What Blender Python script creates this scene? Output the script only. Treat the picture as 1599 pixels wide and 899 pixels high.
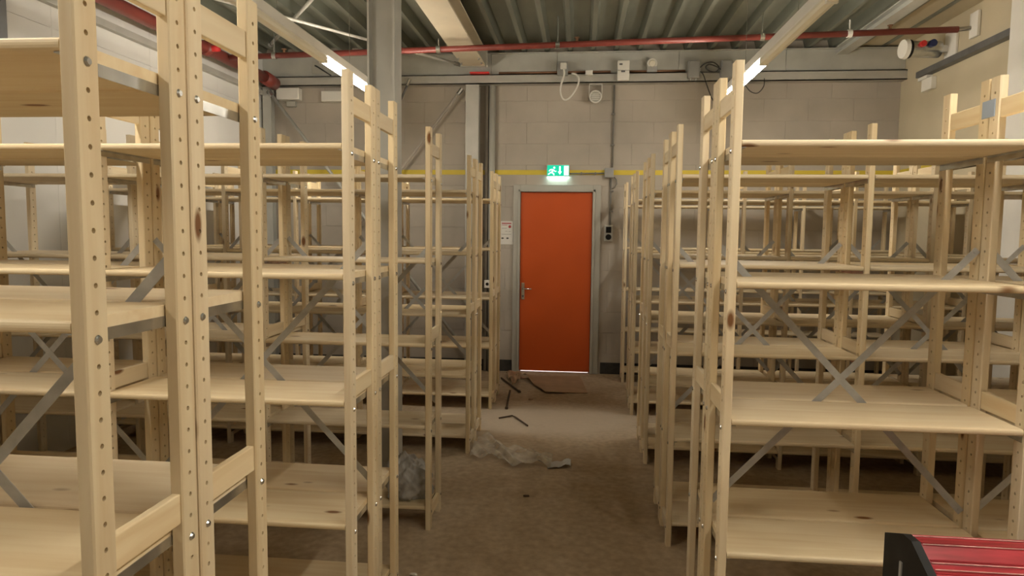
import bpy, bmesh, math, random
from mathutils import Vector, Matrix

for o in list(bpy.data.objects):
    bpy.data.objects.remove(o)
random.seed(7)
sc = bpy.context.scene
COL = sc.collection
R = math.radians

# ------------------------------------------------------------------ camera
F_PX, YAW, PITCH, ROLL = 1067.1, R(5.673), R(4.675), R(0.609)
CAM_H = 1.65
fw = Vector((-math.sin(YAW) * math.cos(PITCH), math.cos(YAW) * math.cos(PITCH), -math.sin(PITCH)))
rt0 = Vector((math.cos(YAW), math.sin(YAW), 0))
up0 = rt0.cross(fw)
rt = math.cos(ROLL) * rt0 + math.sin(ROLL) * up0
up = -math.sin(ROLL) * rt0 + math.cos(ROLL) * up0
cd = bpy.data.cameras.new('camera')
cam = bpy.data.objects.new('camera', cd)
COL.objects.link(cam)
cd.sensor_fit = 'HORIZONTAL'
cd.sensor_width = 36.0
cd.lens = 36.0 * F_PX / 1599.0
cd.clip_start = 0.02
m = Matrix((rt, up, -fw)).transposed().to_4x4()
m.translation = Vector((0, 0, CAM_H))
cam.matrix_world = m
sc.camera = cam

# ------------------------------------------------------------------ world and exposure
w = bpy.data.worlds.new('world')
sc.world = w
w.use_nodes = True
w.node_tree.nodes['Background'].inputs[0].default_value = (0.9, 0.95, 1.0, 1)
w.node_tree.nodes['Background'].inputs[1].default_value = 0.02
vs = sc.view_settings
vs.view_transform = 'Standard'
vs.look = 'None'
vs.gamma = 1.0
vs.use_curve_mapping = False
vs.exposure = 1.85
LAMP_POWER = 21.0          # emission of the lit tubes
LAMP_COLOR = (1.0, 0.91, 0.77)

# room (metres): x across, y away from the camera, z up
X_L, X_R, Y_B, Y_N, Z_DECK = -3.77, 3.45, 8.0, -3.2, 3.69

# ------------------------------------------------------------------ materials
MATS = {}


def new_mat(name):
    mt = bpy.data.materials.new(name)
    mt.use_nodes = True
    nt = mt.node_tree
    return mt, nt, nt.nodes['Principled BSDF']


def plain(name, col, rough=0.6, metal=0.0, var=0.12, scale=6.0, bump=0.0, spec=0.5, stretch=(1, 1, 1), world=False):
    """flat colour broken up by two octaves of noise"""
    mt, nt, b = new_mat(name)
    N, L = nt.nodes, nt.links
    tc = N.new('ShaderNodeTexCoord')
    mp = N.new('ShaderNodeMapping')
    mp.inputs['Scale'].default_value = stretch
    n1 = N.new('ShaderNodeTexNoise')
    n1.inputs['Scale'].default_value = scale
    n1.inputs['Detail'].default_value = 6
    rp = N.new('ShaderNodeValToRGB')
    c0 = [max(0, c * (1 - var)) for c in col]
    c1 = [min(1, c * (1 + var)) for c in col]
    rp.color_ramp.elements[0].position = 0.3
    rp.color_ramp.elements[1].position = 0.7
    rp.color_ramp.elements[0].color = (*c0, 1)
    rp.color_ramp.elements[1].color = (*c1, 1)
    if world:
        geo = N.new('ShaderNodeNewGeometry')
        L.new(geo.outputs['Position'], mp.inputs['Vector'])
    else:
        L.new(tc.outputs['Object'], mp.inputs['Vector'])
    L.new(mp.outputs['Vector'], n1.inputs['Vector'])
    L.new(n1.outputs['Fac'], rp.inputs['Fac'])
    L.new(rp.outputs['Color'], b.inputs['Base Color'])
    b.inputs['Roughness'].default_value = rough
    b.inputs['Metallic'].default_value = metal
    b.inputs['Specular IOR Level'].default_value = spec
    if bump:
        bp = N.new('ShaderNodeBump')
        bp.inputs['Strength'].default_value = bump
        bp.inputs['Distance'].default_value = 0.01
        L.new(n1.outputs['Fac'], bp.inputs['Height'])
        L.new(bp.outputs['Normal'], b.inputs['Normal'])
    MATS[name] = mt
    return mt


def wood(name, axis, light=(0.80, 0.68, 0.47), dark=(0.72, 0.57, 0.36), knot=(0.20, 0.085, 0.025)):
    """pine: stretched grain along axis, sparse elongated knots, per-board tint"""
    mt, nt, b = new_mat(name)
    N, L = nt.nodes, nt.links
    tc = N.new('ShaderNodeTexCoord')
    oi = N.new('ShaderNodeObjectInfo')
    cm = N.new('ShaderNodeCombineXYZ')
    mul = N.new('ShaderNodeMath'); mul.operation = 'MULTIPLY'; mul.inputs[1].default_value = 37.0
    L.new(oi.outputs['Random'], mul.inputs[0])
    for i in range(3):
        L.new(mul.outputs[0], cm.inputs[i])
    add = N.new('ShaderNodeVectorMath'); add.operation = 'ADD'
    L.new(tc.outputs['Object'], add.inputs[0]); L.new(cm.outputs[0], add.inputs[1])
    mp = N.new('ShaderNodeMapping')
    s = [1.0, 1.0, 1.0]; s['xyz'.index(axis)] = 0.07
    mp.inputs['Scale'].default_value = s
    L.new(add.outputs[0], mp.inputs['Vector'])
    n1 = N.new('ShaderNodeTexNoise'); n1.inputs['Scale'].default_value = 26; n1.inputs['Detail'].default_value = 5
    n1.inputs['Distortion'].default_value = 0.6
    L.new(mp.outputs[0], n1.inputs['Vector'])
    rp = N.new('ShaderNodeValToRGB')
    rp.color_ramp.elements[0].position = 0.32; rp.color_ramp.elements[1].position = 0.66
    rp.color_ramp.elements[0].color = (*dark, 1); rp.color_ramp.elements[1].color = (*light, 1)
    L.new(n1.outputs['Fac'], rp.inputs['Fac'])
    # knots
    mp2 = N.new('ShaderNodeMapping')
    s2 = [1.0, 1.0, 1.0]; s2['xyz'.index(axis)] = 0.40
    mp2.inputs['Scale'].default_value = s2
    L.new(add.outputs[0], mp2.inputs['Vector'])
    vo = N.new('ShaderNodeTexVoronoi'); vo.inputs['Scale'].default_value = 7.0
    L.new(mp2.outputs[0], vo.inputs['Vector'])
    kr = N.new('ShaderNodeValToRGB')
    kr.color_ramp.elements[0].position = 0.06; kr.color_ramp.elements[0].color = (1, 1, 1, 1)
    kr.color_ramp.elements[1].position = 0.115; kr.color_ramp.elements[1].color = (0, 0, 0, 1)
    L.new(vo.outputs['Distance'], kr.inputs['Fac'])
    mx = N.new('ShaderNodeMix'); mx.data_type = 'RGBA'
    L.new(kr.outputs['Color'], mx.inputs['Factor'])
    L.new(rp.outputs['Color'], mx.inputs['A'])
    mx.inputs['B'].default_value = (*knot, 1)
    # tint per board
    hsv = N.new('ShaderNodeHueSaturation')
    mr = N.new('ShaderNodeMapRange')
    mr.inputs['To Min'].default_value = 0.86; mr.inputs['To Max'].default_value = 1.06
    L.new(oi.outputs['Random'], mr.inputs['Value'])
    L.new(mr.outputs[0], hsv.inputs['Value'])
    m2 = N.new('ShaderNodeMath'); m2.operation = 'MULTIPLY'; m2.inputs[1].default_value = 7.31
    m3 = N.new('ShaderNodeMath'); m3.operation = 'FRACT'
    L.new(oi.outputs['Random'], m2.inputs[0]); L.new(m2.outputs[0], m3.inputs[0])
    mr2 = N.new('ShaderNodeMapRange')
    mr2.inputs['To Min'].default_value = 0.9; mr2.inputs['To Max'].default_value = 1.12
    L.new(m3.outputs[0], mr2.inputs['Value']); L.new(mr2.outputs[0], hsv.inputs['Saturation'])
    L.new(mx.outputs['Result'], hsv.inputs['Color'])
    L.new(hsv.outputs['Color'], b.inputs['Base Color'])
    b.inputs['Roughness'].default_value = 0.55
    b.inputs['Specular IOR Level'].default_value = 0.35
    MATS[name] = mt
    return mt


def emit(name, col, strength):
    mt, nt, b = new_mat(name)
    b.inputs['Base Color'].default_value = (*col, 1)
    b.inputs['Emission Color'].default_value = (*col, 1)
    b.inputs['Emission Strength'].default_value = strength
    MATS[name] = mt
    return mt


wood('pine_x', 'x'); wood('pine_y', 'y'); wood('pine_z', 'z')
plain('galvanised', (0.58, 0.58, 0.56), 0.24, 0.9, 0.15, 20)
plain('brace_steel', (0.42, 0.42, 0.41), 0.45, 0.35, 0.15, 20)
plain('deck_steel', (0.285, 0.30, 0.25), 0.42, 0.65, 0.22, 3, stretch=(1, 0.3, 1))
plain('beam_grey', (0.52, 0.52, 0.48), 0.5, 0.2, 0.1, 4)
plain('beam_cream', (0.62, 0.55, 0.42), 0.55, 0.0, 0.06, 4)
plain('column_grey', (0.47, 0.46, 0.42), 0.5, 0.2, 0.1, 4)
plain('steel_dark', (0.16, 0.16, 0.16), 0.5, 0.4, 0.15, 8)
plain('block', (0.47, 0.425, 0.365), 0.92, 0, 0.13, 1.6, bump=0.25, spec=0.2, world=True)
plain('mortar', (0.47, 0.425, 0.365), 0.95, 0, 0.13, 1.6, bump=0.25, spec=0.2, world=True)
plain('cream_wall', (0.56, 0.49, 0.35), 0.8, 0, 0.05, 2, spec=0.3)
plain('white_panel', (0.80, 0.79, 0.76), 0.5, 0, 0.03, 2)
plain('white_paint', (0.80, 0.78, 0.73), 0.45, 0, 0.03, 5)
plain('white_plastic', (0.80, 0.78, 0.72), 0.4, 0, 0.03, 10)
plain('grey_plastic', (0.35, 0.35, 0.34), 0.5, 0, 0.08, 10)
plain('black_plastic', (0.012, 0.012, 0.012), 0.6, 0, 0.4, 12, spec=0.25)
plain('blue_grey_plastic', (0.30, 0.36, 0.46), 0.5, 0, 0.05, 12)
plain('red_pipe', (0.25, 0.05, 0.038), 0.4, 0, 0.12, 8)
plain('red_lacquer', (0.36, 0.030, 0.040), 0.35, 0, 0.45, 9, stretch=(0.4, 3, 3))
plain('red_bright', (0.65, 0.03, 0.03), 0.4)
plain('blue_dark', (0.02, 0.03, 0.12), 0.4)
plain('door_orange', (0.62, 0.095, 0.010), 0.42, 0, 0.05, 1.2)
plain('frame_grey', (0.46, 0.45, 0.40), 0.5, 0.0, 0.05, 3)
plain('chrome', (0.75, 0.75, 0.75), 0.2, 1.0, 0.03, 10)
plain('yellow_paint', (0.72, 0.56, 0.06), 0.6, 0, 0.07, 6)
plain('bitumen', (0.05, 0.047, 0.042), 0.8, 0, 0.3, 14)
plain('copper_brown', (0.30, 0.16, 0.09), 0.45, 0.5, 0.2, 8)
plain('gap_shade_brown', (0.17, 0.145, 0.11), 0.6, 0, 0.15, 8)  # shadow tone for the gap between wall column and pale pipe
plain('conduit_grey', (0.20, 0.19, 0.17), 0.5, 0, 0.1, 10)
plain('worn_edge', (0.72, 0.42, 0.40), 0.5, 0, 0.4, 30)
plain('cardboard', (0.36, 0.235, 0.14), 0.85, 0, 0.12, 7)
plain('dark_stick', (0.09, 0.06, 0.04), 0.8, 0, 0.3, 20)
plain('paper_red', (0.45, 0.05, 0.05), 0.7)
plain('paper_ink', (0.10, 0.09, 0.08), 0.7)
plain('paper_grey', (0.5, 0.48, 0.45), 0.7)
plain('cable_dark', (0.05, 0.05, 0.05), 0.5)
plain('scrap_white', (0.72, 0.68, 0.6), 0.7)
emit('lamp_lit', LAMP_COLOR, LAMP_POWER)
plain('lamp_off', (0.82, 0.77, 0.64), 0.35, 0, 0.02, 5)
emit('exit_green', (0.0, 0.50, 0.30), 0.27)
emit('exit_white', (0.62, 1.0, 0.92), 0.5)
emit('exit_glow', (0.66, 1.0, 0.95), 2.2)


def concrete_floor():
    mt, nt, b = new_mat('floor_concrete')
    N, L = nt.nodes, nt.links
    tc = N.new('ShaderNodeTexCoord')
    n1 = N.new('ShaderNodeTexNoise'); n1.inputs['Scale'].default_value = 0.85; n1.inputs['Detail'].default_value = 8
    n1.inputs['Roughness'].default_value = 0.62; n1.inputs['Distortion'].default_value = 0.7
    n2 = N.new('ShaderNodeTexNoise'); n2.inputs['Scale'].default_value = 22; n2.inputs['Detail'].default_value = 7
    L.new(tc.outputs['Object'], n1.inputs['Vector']); L.new(tc.outputs['Object'], n2.inputs['Vector'])
    r1 = N.new('ShaderNodeValToRGB')
    e = r1.color_ramp.elements
    e[0].position = 0.34; e[0].color = (0.37, 0.27, 0.165, 1)
    e[1].position = 0.66; e[1].color = (0.53, 0.425, 0.30, 1)
    L.new(n1.outputs['Fac'], r1.inputs['Fac'])
    r2 = N.new('ShaderNodeValToRGB')
    r2.color_ramp.elements[0].position = 0.3; r2.color_ramp.elements[0].color = (0.78, 0.78, 0.78, 1)
    r2.color_ramp.elements[1].position = 0.7; r2.color_ramp.elements[1].color = (1.08, 1.08, 1.08, 1)
    L.new(n2.outputs['Fac'], r2.inputs['Fac'])
    mx = N.new('ShaderNodeMix'); mx.data_type = 'RGBA'; mx.blend_type = 'MULTIPLY'
    mx.inputs['Factor'].default_value = 1
    L.new(r1.outputs['Color'], mx.inputs['A']); L.new(r2.outputs['Color'], mx.inputs['B'])
    # pale cement dust swept across the far end of the aisle
    mp = N.new('ShaderNodeMapping'); mp.vector_type = 'TEXTURE'
    mp.inputs['Location'].default_value = (-0.25, 5.95, 0); mp.inputs['Scale'].default_value = (1.5, 0.75, 1)
    gr = N.new('ShaderNodeTexGradient'); gr.gradient_type = 'SPHERICAL'
    dn = N.new('ShaderNodeTexNoise'); dn.inputs['Scale'].default_value = 2.2; dn.inputs['Detail'].default_value = 5
    L.new(tc.outputs['Object'], dn.inputs['Vector'])
    L.new(tc.outputs['Object'], mp.inputs['Vector']); L.new(mp.outputs[0], gr.inputs['Vector'])
    dm = N.new('ShaderNodeMath'); dm.operation = 'MULTIPLY'
    L.new(gr.outputs['Fac'], dm.inputs[0]); L.new(dn.outputs['Fac'], dm.inputs[1])
    dr = N.new('ShaderNodeMapRange')
    dr.inputs['From Min'].default_value = 0.04; dr.inputs['From Max'].default_value = 0.32
    dr.inputs['To Max'].default_value = 0.75
    L.new(dm.outputs[0], dr.inputs['Value'])
    md = N.new('ShaderNodeMix'); md.data_type = 'RGBA'
    L.new(dr.outputs[0], md.inputs['Factor']); L.new(mx.outputs['Result'], md.inputs['A'])
    md.inputs['B'].default_value = (0.58, 0.50, 0.40, 1)
    L.new(md.outputs['Result'], b.inputs['Base Color'])
    b.inputs['Roughness'].default_value = 0.75
    b.inputs['Specular IOR Level'].default_value = 0.25
    bp = N.new('ShaderNodeBump'); bp.inputs['Strength'].default_value = 0.25; bp.inputs['Distance'].default_value = 0.01
    L.new(n2.outputs['Fac'], bp.inputs['Height']); L.new(bp.outputs['Normal'], b.inputs['Normal'])
    MATS['floor_concrete'] = mt


concrete_floor()


def film(name, col, alpha_lo, alpha_hi, rough=0.35):
    """thin dusty plastic film"""
    mt, nt, b = new_mat(name)
    N, L = nt.nodes, nt.links
    tc = N.new('ShaderNodeTexCoord')
    n1 = N.new('ShaderNodeTexNoise'); n1.inputs['Scale'].default_value = 9; n1.inputs['Detail'].default_value = 6
    L.new(tc.outputs['Object'], n1.inputs['Vector'])
    mr = N.new('ShaderNodeMapRange')
    mr.inputs['From Min'].default_value = 0.3; mr.inputs['From Max'].default_value = 0.7
    mr.inputs['To Min'].default_value = alpha_lo; mr.inputs['To Max'].default_value = alpha_hi
    L.new(n1.outputs['Fac'], mr.inputs['Value'])
    L.new(mr.outputs[0], b.inputs['Alpha'])
    b.inputs['Base Color'].default_value = (*col, 1)
    b.inputs['Roughness'].default_value = rough
    MATS[name] = mt


film('dusty_film', (0.70, 0.65, 0.55), 0.25, 0.8)
film('grey_film', (0.42, 0.41, 0.38), 0.75, 1.0, 0.3)

# ------------------------------------------------------------------ mesh helpers


class MB:
    """collects shapes into one mesh"""

    def __init__(self):
        self.v, self.f = [], []

    def quad(self, pts):
        i = len(self.v)
        self.v += [tuple(p) for p in pts]
        self.f.append(tuple(range(i, i + len(pts))))

    def box(self, x0, x1, y0, y1, z0, z1, c=0.0):
        if c <= 0:
            i = len(self.v)
            self.v += [(x0, y0, z0), (x1, y0, z0), (x1, y1, z0), (x0, y1, z0), (x0, y0, z1), (x1, y0, z1), (x1, y1, z1), (x0, y1, z1)]
            self.f += [tuple(i + k for k in q) for q in ((3, 2, 1, 0), (4, 5, 6, 7), (0, 1, 5, 4), (1, 2, 6, 5), (2, 3, 7, 6), (3, 0, 4, 7))]
            return self
        bm = bmesh.new()
        bmesh.ops.create_cube(bm, size=1)
        for vv in bm.verts:
            vv.co = ((x0 + x1) / 2 + vv.co.x * (x1 - x0), (y0 + y1) / 2 + vv.co.y * (y1 - y0), (z0 + z1) / 2 + vv.co.z * (z1 - z0))
        bmesh.ops.bevel(bm, geom=bm.edges[:], offset=c, segments=2, affect='EDGES', profile=0.5)
        self.take(bm)
        return self

    def take(self, bm):
        i = len(self.v)
        bm.verts.index_update()
        self.v += [tuple(q.co) for q in bm.verts]
        self.f += [tuple(i + q.index for q in fc.verts) for fc in bm.faces]
        bm.free()

    def tube(self, p0, p1, r, n=10, r1=None, caps=True):
        p0, p1 = Vector(p0), Vector(p1)
        r1 = r if r1 is None else r1
        d = (p1 - p0).normalized()
        a = d.orthogonal().normalized(); b = d.cross(a)
        i = len(self.v)
        for k in range(n):
            t = 2 * math.pi * k / n
            u = a * math.cos(t) + b * math.sin(t)
            self.v.append(tuple(p0 + u * r)); self.v.append(tuple(p1 + u * r1))
        for k in range(n):
            j = (k + 1) % n
            self.f.append((i + 2 * k, i + 2 * j, i + 2 * j + 1, i + 2 * k + 1))
        if caps:
            self.f.append(tuple(i + 2 * k for k in reversed(range(n))))
            self.f.append(tuple(i + 2 * k + 1 for k in range(n)))
        return self

    def path(self, pts, r, n=8):
        """smooth tube along points"""
        P = [Vector(p) for p in pts]
        rings = []
        prev = None
        for k, p in enumerate(P):
            t = (P[min(k + 1, len(P) - 1)] - P[max(k - 1, 0)]).normalized()
            a = t.orthogonal().normalized() if prev is None else (prev - t * prev.dot(t)).normalized()
            prev = a
            b = t.cross(a)
            i = len(self.v)
            for q in range(n):
                an = 2 * math.pi * q / n
                self.v.append(tuple(p + (a * math.cos(an) + b * math.sin(an)) * r))
            rings.append(i)
        for k in range(len(rings) - 1):
            for q in range(n):
                j = (q + 1) % n
                self.f.append((rings[k] + q, rings[k] + j, rings[k + 1] + j, rings[k + 1] + q))
        self.f.append(tuple(rings[0] + q for q in reversed(range(n))))
        self.f.append(tuple(rings[-1] + q for q in range(n)))
        return self

    def extrude(self, prof, axis, a0, a1):
        """closed profile (list of 2D points) swept along axis; prof in the two other axes in order"""
        i = len(self.v); n = len(prof)
        for a in (a0, a1):
            for p in prof:
                q = list(p); q.insert('xyz'.index(axis), a)
                self.v.append(tuple(q))
        for k in range(n):
            j = (k + 1) % n
            self.f.append((i + k, i + j, i + n + j, i + n + k))
        self.f.append(tuple(i + k for k in reversed(range(n))))
        self.f.append(tuple(i + n + k for k in range(n)))
        return self

    def mesh(self, name, smooth=False):
        me = bpy.data.meshes.new(name)
        me.from_pydata(self.v, [], self.f)
        bm = bmesh.new(); bm.from_mesh(me)
        bmesh.ops.recalc_face_normals(bm, faces=bm.faces[:])
        bm.to_mesh(me); bm.free()
        if smooth:
            for p in me.polygons:
                p.use_smooth = True
        return me

    def build(self, name, mat, parent=None, loc=(0, 0, 0), smooth=False):
        return link(name, self.mesh(name, smooth), mat, parent, loc)


def link(name, me, mat=None, parent=None, loc=(0, 0, 0), rot=None):
    if mat and not me.materials:
        me.materials.append(MATS[mat])
    o = bpy.data.objects.new(name, me)
    COL.objects.link(o)
    o.parent = parent
    o.location = loc
    if rot:
        o.rotation_euler = rot
    return o


def tag(o, label=None, cat=None, group=None, kind=None):
    if label: o['label'] = label
    if cat: o['category'] = cat
    if group: o['group'] = group
    if kind: o['kind'] = kind
    return o


def thing(name, label, cat, loc=(0, 0, 0), group=None):
    o = bpy.data.objects.new(name, None)
    COL.objects.link(o)
    o.location = loc
    o.empty_display_size = 0.1
    return tag(o, label, cat, group)


def arc(cx, cz, r, a0, a1, n):
    return [(cx + r * math.cos(R(a0 + (a1 - a0) * k / n)), cz + r * math.sin(R(a0 + (a1 - a0) * k / n))) for k in range(n + 1)]


# ------------------------------------------------------------------ the room
fl = MB().box(X_L - 0.2, X_R + 0.2, Y_N - 0.2, 10.0, -0.12, 0).build('floor', 'floor_concrete')
tag(fl, 'brown dusty concrete warehouse floor', 'floor', kind='structure')

# ceiling: trapezoidal steel deck, ribs running away from the camera
def deck():
    b = MB()
    pitch, lo, hi, dep = 0.26, 0.042, 0.165, 0.095
    x = X_L - 0.05
    pr = []
    while x < X_R + 0.1:
        s = (pitch - lo - hi) / 2
        pr += [(x, Z_DECK), (x + lo, Z_DECK), (x + lo + s, Z_DECK + dep), (x + lo + s + hi, Z_DECK + dep)]
        x += pitch
    top = [(pr[-1][0], Z_DECK + dep + 0.05), (pr[0][0], Z_DECK + dep + 0.05)]
    return b.extrude([(p[0], p[1]) for p in pr] + top, 'y', Y_N - 0.2, Y_B + 0.2)


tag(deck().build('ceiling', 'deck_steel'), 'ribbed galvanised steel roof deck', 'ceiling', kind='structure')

# back wall with a door opening, faced with concrete blocks
DX0, DX1, DZ = -0.70, 0.128, 2.115         # door leaf
OX0, OX1, OZ = -0.765, 0.195, 2.18         # opening in the wall
b = MB()
b.box(X_L - 0.2, OX0, Y_B + 0.004, Y_B + 0.2, 0, 3.8)
b.box(OX1, X_R + 0.2, Y_B + 0.004, Y_B + 0.2, 0, 3.8)
b.box(OX0, OX1, Y_B + 0.004, Y_B + 0.2, OZ, 3.8)
wall_back = tag(b.build('wall_back', 'mortar'), 'beige-grey concrete block wall with the exit door', 'wall', kind='structure')
block_cache = {}


def block(x0, x1, z0, z1):
    g = 0.0006
    wx, wz = round(x1 - x0 - 2 * g, 4), round(z1 - z0 - 2 * g, 4)
    if wx < 0.02 or wz < 0.02:
        return
    k = (wx, wz)
    if k not in block_cache:
        c = 0.001
        q = MB()
        q.v = [(-wx / 2, 0, -wz / 2), (wx / 2, 0, -wz / 2), (wx / 2, 0, wz / 2), (-wx / 2, 0, wz / 2),
               (-wx / 2 + c, -0.004, -wz / 2 + c), (wx / 2 - c, -0.004, -wz / 2 + c), (wx / 2 - c, -0.004, wz / 2 - c), (-wx / 2 + c, -0.004, wz / 2 - c)]
        q.f = [(4, 5, 6, 7), (0, 1, 5, 4), (1, 2, 6, 5), (2, 3, 7, 6), (3, 0, 4, 7), (3, 2, 1, 0)]
        block_cache[k] = q.mesh('block')
    link('block', block_cache[k], 'block', wall_back, ((x0 + x1) / 2, Y_B + 0.004 + random.uniform(0, 0.0006), (z0 + z1) / 2))


BH, BL = 0.2427, 0.4813
for r in range(14):
    z0, z1 = r * BH, (r + 1) * BH
    x = X_L - (BL / 2 if r % 2 else 0)
    while x < X_R:
        a, c = max(x, X_L), min(x + BL, X_R)
        if z0 < OZ and a < OX1 and c > OX0:
            if z1 > OZ:
                block(a, c, OZ, z1)
            if a < OX0: block(a, OX0, z0, min(z1, OZ))
            if c > OX1: block(OX1, c, z0, min(z1, OZ))
        else:
            block(a, c, z0, z1)
        x += BL
# painted yellow line on the back and right wall
b = MB()
b.box(X_L, -0.40, Y_B - 0.0015, Y_B + 0.002, 2.315, 2.37)
b.box(-0.145, X_R, Y_B - 0.0015, Y_B + 0.002, 2.315, 2.37)
tag(b.build('painted_line', 'yellow_paint', wall_back), 'yellow painted line')
# right wall
wall_right = tag(MB().box(X_R, X_R + 0.2, Y_N, Y_B + 0.2, 0, 3.85).build('wall_right', 'cream_wall'), 'smooth cream wall on the right', 'wall', kind='structure')
tag(MB().box(X_R - 0.0015, X_R + 0.001, 5.9, Y_B, 2.315, 2.37).build('painted_line', 'yellow_paint', wall_right), 'yellow painted line')
# left wall of white panels
wall_left = tag(MB().box(X_L - 0.2, X_L - 0.012, Y_N, Y_B + 0.2, 0, 3.85).build('wall_left', 'frame_grey'), 'white sandwich panel wall on the left', 'wall', kind='structure')
y = Y_N
pm = {}
while y < Y_B - 0.05:
    y1 = min(y + 1.12, Y_B)
    for (z0, z1) in ((0, 3.06), (3.06, 3.85)):
        k = (round(y1 - y, 3), z0)
        if k not in pm:
            pm[k] = MB().box(-0.006, 0.006, -(y1 - y) / 2 + 0.0008, (y1 - y) / 2 - 0.0008, -(z1 - z0) / 2 + 0.0008, (z1 - z0) / 2 - 0.0008, 0.001).mesh('panel')
        link('panel', pm[k], 'white_panel', wall_left, (X_L - 0.006, (y + y1) / 2, (z0 + z1) / 2))
    y = y1
tag(MB().box(X_L - 0.2, X_R + 0.2, Y_N - 0.2, Y_N, 0, 3.85).build('wall_near', 'white_panel'), 'white wall behind the camera', 'wall', kind='structure')
# dark strip at the foot of the back wall
b = MB()
b.box(X_L, OX0 - 0.025, Y_B - 0.006, Y_B + 0.001, 0, 0.135)
b.box(OX1 + 0.06, X_R, Y_B - 0.006, Y_B + 0.001, 0, 0.135)
tag(b.build('baseboard_back', 'bitumen'), 'black bitumen strip along the foot of the back wall', 'baseboard', kind='structure')
# cream boxed soffit along the right wall
tag(MB().box(2.84, X_R, Y_N, Y_B, 3.70, 3.84).build('trim_1', 'cream_wall'), 'cream boxed soffit above the right wall', 'soffit', kind='structure')

# door
door = thing('door_1', 'orange-red steel exit door in a grey frame', 'door', (-0.286, Y_B, 0))
tag(door, kind='structure')
dx = 0.286
b = MB()
b.box(DX0 + dx, DX1 + dx, -0.005, 0.035, 0.016, DZ, 0.002)
leaf = b.build('door_leaf', 'door_orange', door)
b = MB()
for (a, c) in ((-0.785 + dx, DX0 - 0.004 + dx), (DX1 + 0.004 + dx, 0.225 + dx)):
    b.box(a, c, -0.028, 0.0, 0, 2.20, 0.003)
b.box(DX0 - 0.004 + dx, DX1 + 0.004 + dx, -0.028, 0.0, DZ + 0.004, 2.20, 0.003)
for (a, c) in ((OX0 + dx + 0.001, DX0 - 0.004 + dx), (DX1 + 0.004 + dx, OX1 + dx - 0.001)):
    b.box(a, c, 0.0, 0.19, 0, 2.17)
b.box(OX0 + dx + 0.001, OX1 + dx - 0.001, 0.0, 0.19, DZ + 0.004, 2.178)
b.box(DX0 - 0.004 + dx, DX0 + 0.015 + dx, 0.038, 0.06, 0, DZ + 0.004)
b.box(DX1 - 0.015 + dx, DX1 + 0.004 + dx, 0.038, 0.06, 0, DZ + 0.004)
b.box(DX0 - 0.004 + dx, DX1 + 0.004 + dx, 0.038, 0.06, DZ - 0.015, DZ + 0.004)
# raised inner lip of the steel frame
for (a, c) in ((DX0 - 0.03 + dx, DX0 - 0.004 + dx), (DX1 + 0.004 + dx, DX1 + 0.03 + dx)):
    b.box(a, c, -0.042, -0.028, 0, 2.145, 0.002)
b.box(DX0 - 0.03 + dx, DX1 + 0.03 + dx, -0.042, -0.028, DZ + 0.004, 2.145, 0.002)
b.build('door_frame', 'frame_grey', door)
b = MB()
b.box(-0.683 + dx, -0.645 + dx, -0.012, -0.005, 0.86, 1.06, 0.002)
hp = b.build('handle_plate', 'chrome', door)
b = MB()
b.tube((-0.664 + dx, -0.01, 0.99), (-0.664 + dx, -0.055, 0.99), 0.009)
b.path([(-0.664 + dx, -0.053, 0.99), (-0.64 + dx, -0.056, 0.99), (-0.56 + dx, -0.056, 0.988)], 0.009)
b.build('lever', 'chrome', hp, smooth=True)
MB().tube((-0.664 + dx, -0.012, 0.90), (-0.664 + dx, -0.02, 0.90), 0.012).build('lock_cylinder', 'steel_dark', hp)
# daylight beyond the door, seen through the gap under the leaf
dl = bpy.data.lights.new('daylight_beyond_door', 'AREA')
dl.energy = 60; dl.color = (0.62, 0.75, 1.0); dl.shape = 'RECTANGLE'; dl.size = 0.9; dl.size_y = 1.2
do = bpy.data.objects.new('daylight_beyond_door', dl); COL.objects.link(do)
do.location = (-0.286, 9.0, 2.2)
tag(MB().box(-1.2, 0.7, 8.22, 9.9, 0, 0.004).build('outdoor_paving', 'white_paint'), 'pale paving outside seen through the gap under the orange door', 'paving', kind='structure')

# ------------------------------------------------------------------ roof steel and columns
def i_profile(wd, h, tf, tw):
    a, c = wd / 2, tw / 2
    return [(-a, 0), (a, 0), (a, tf), (c, tf), (c, h - tf), (a, h - tf), (a, h), (-a, h), (-a, h - tf), (-c, h - tf), (-c, tf), (-a, tf)]


bt = thing('roof_beam', 'cream painted steel beam under the roof deck, left of the aisle', 'beam', (-1.23, 2.4, 3.5))
MB().extrude(i_profile(0.26, 0.188, 0.016, 0.02), 'y', -5.55, 5.40).build('beam', 'beam_cream', bt)
b = MB()
b.box(-0.15, 0.15, 5.35, 5.36 + 0.04, -0.004, 0.188)
b.build('end_plate', 'beam_grey', bt)
b = MB()
for sx in (-0.11, 0.11):
    for dy in (5.0, 5.2):
        b.tube((sx, dy, -0.02), (sx, dy, 0.0), 0.012, 6)
b.build('bolt', 'galvanised', bt)

b = MB().extrude([(p[0] + 2.78, p[1] + 3.605) for p in i_profile(0.12, 0.085, 0.012, 0.02)], 'y', Y_N + 0.05, 7.9)
tag(b.build('roof_beam', 'beam_grey'), 'light grey steel beam beside the cream soffit, right of the light line', 'beam')

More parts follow.
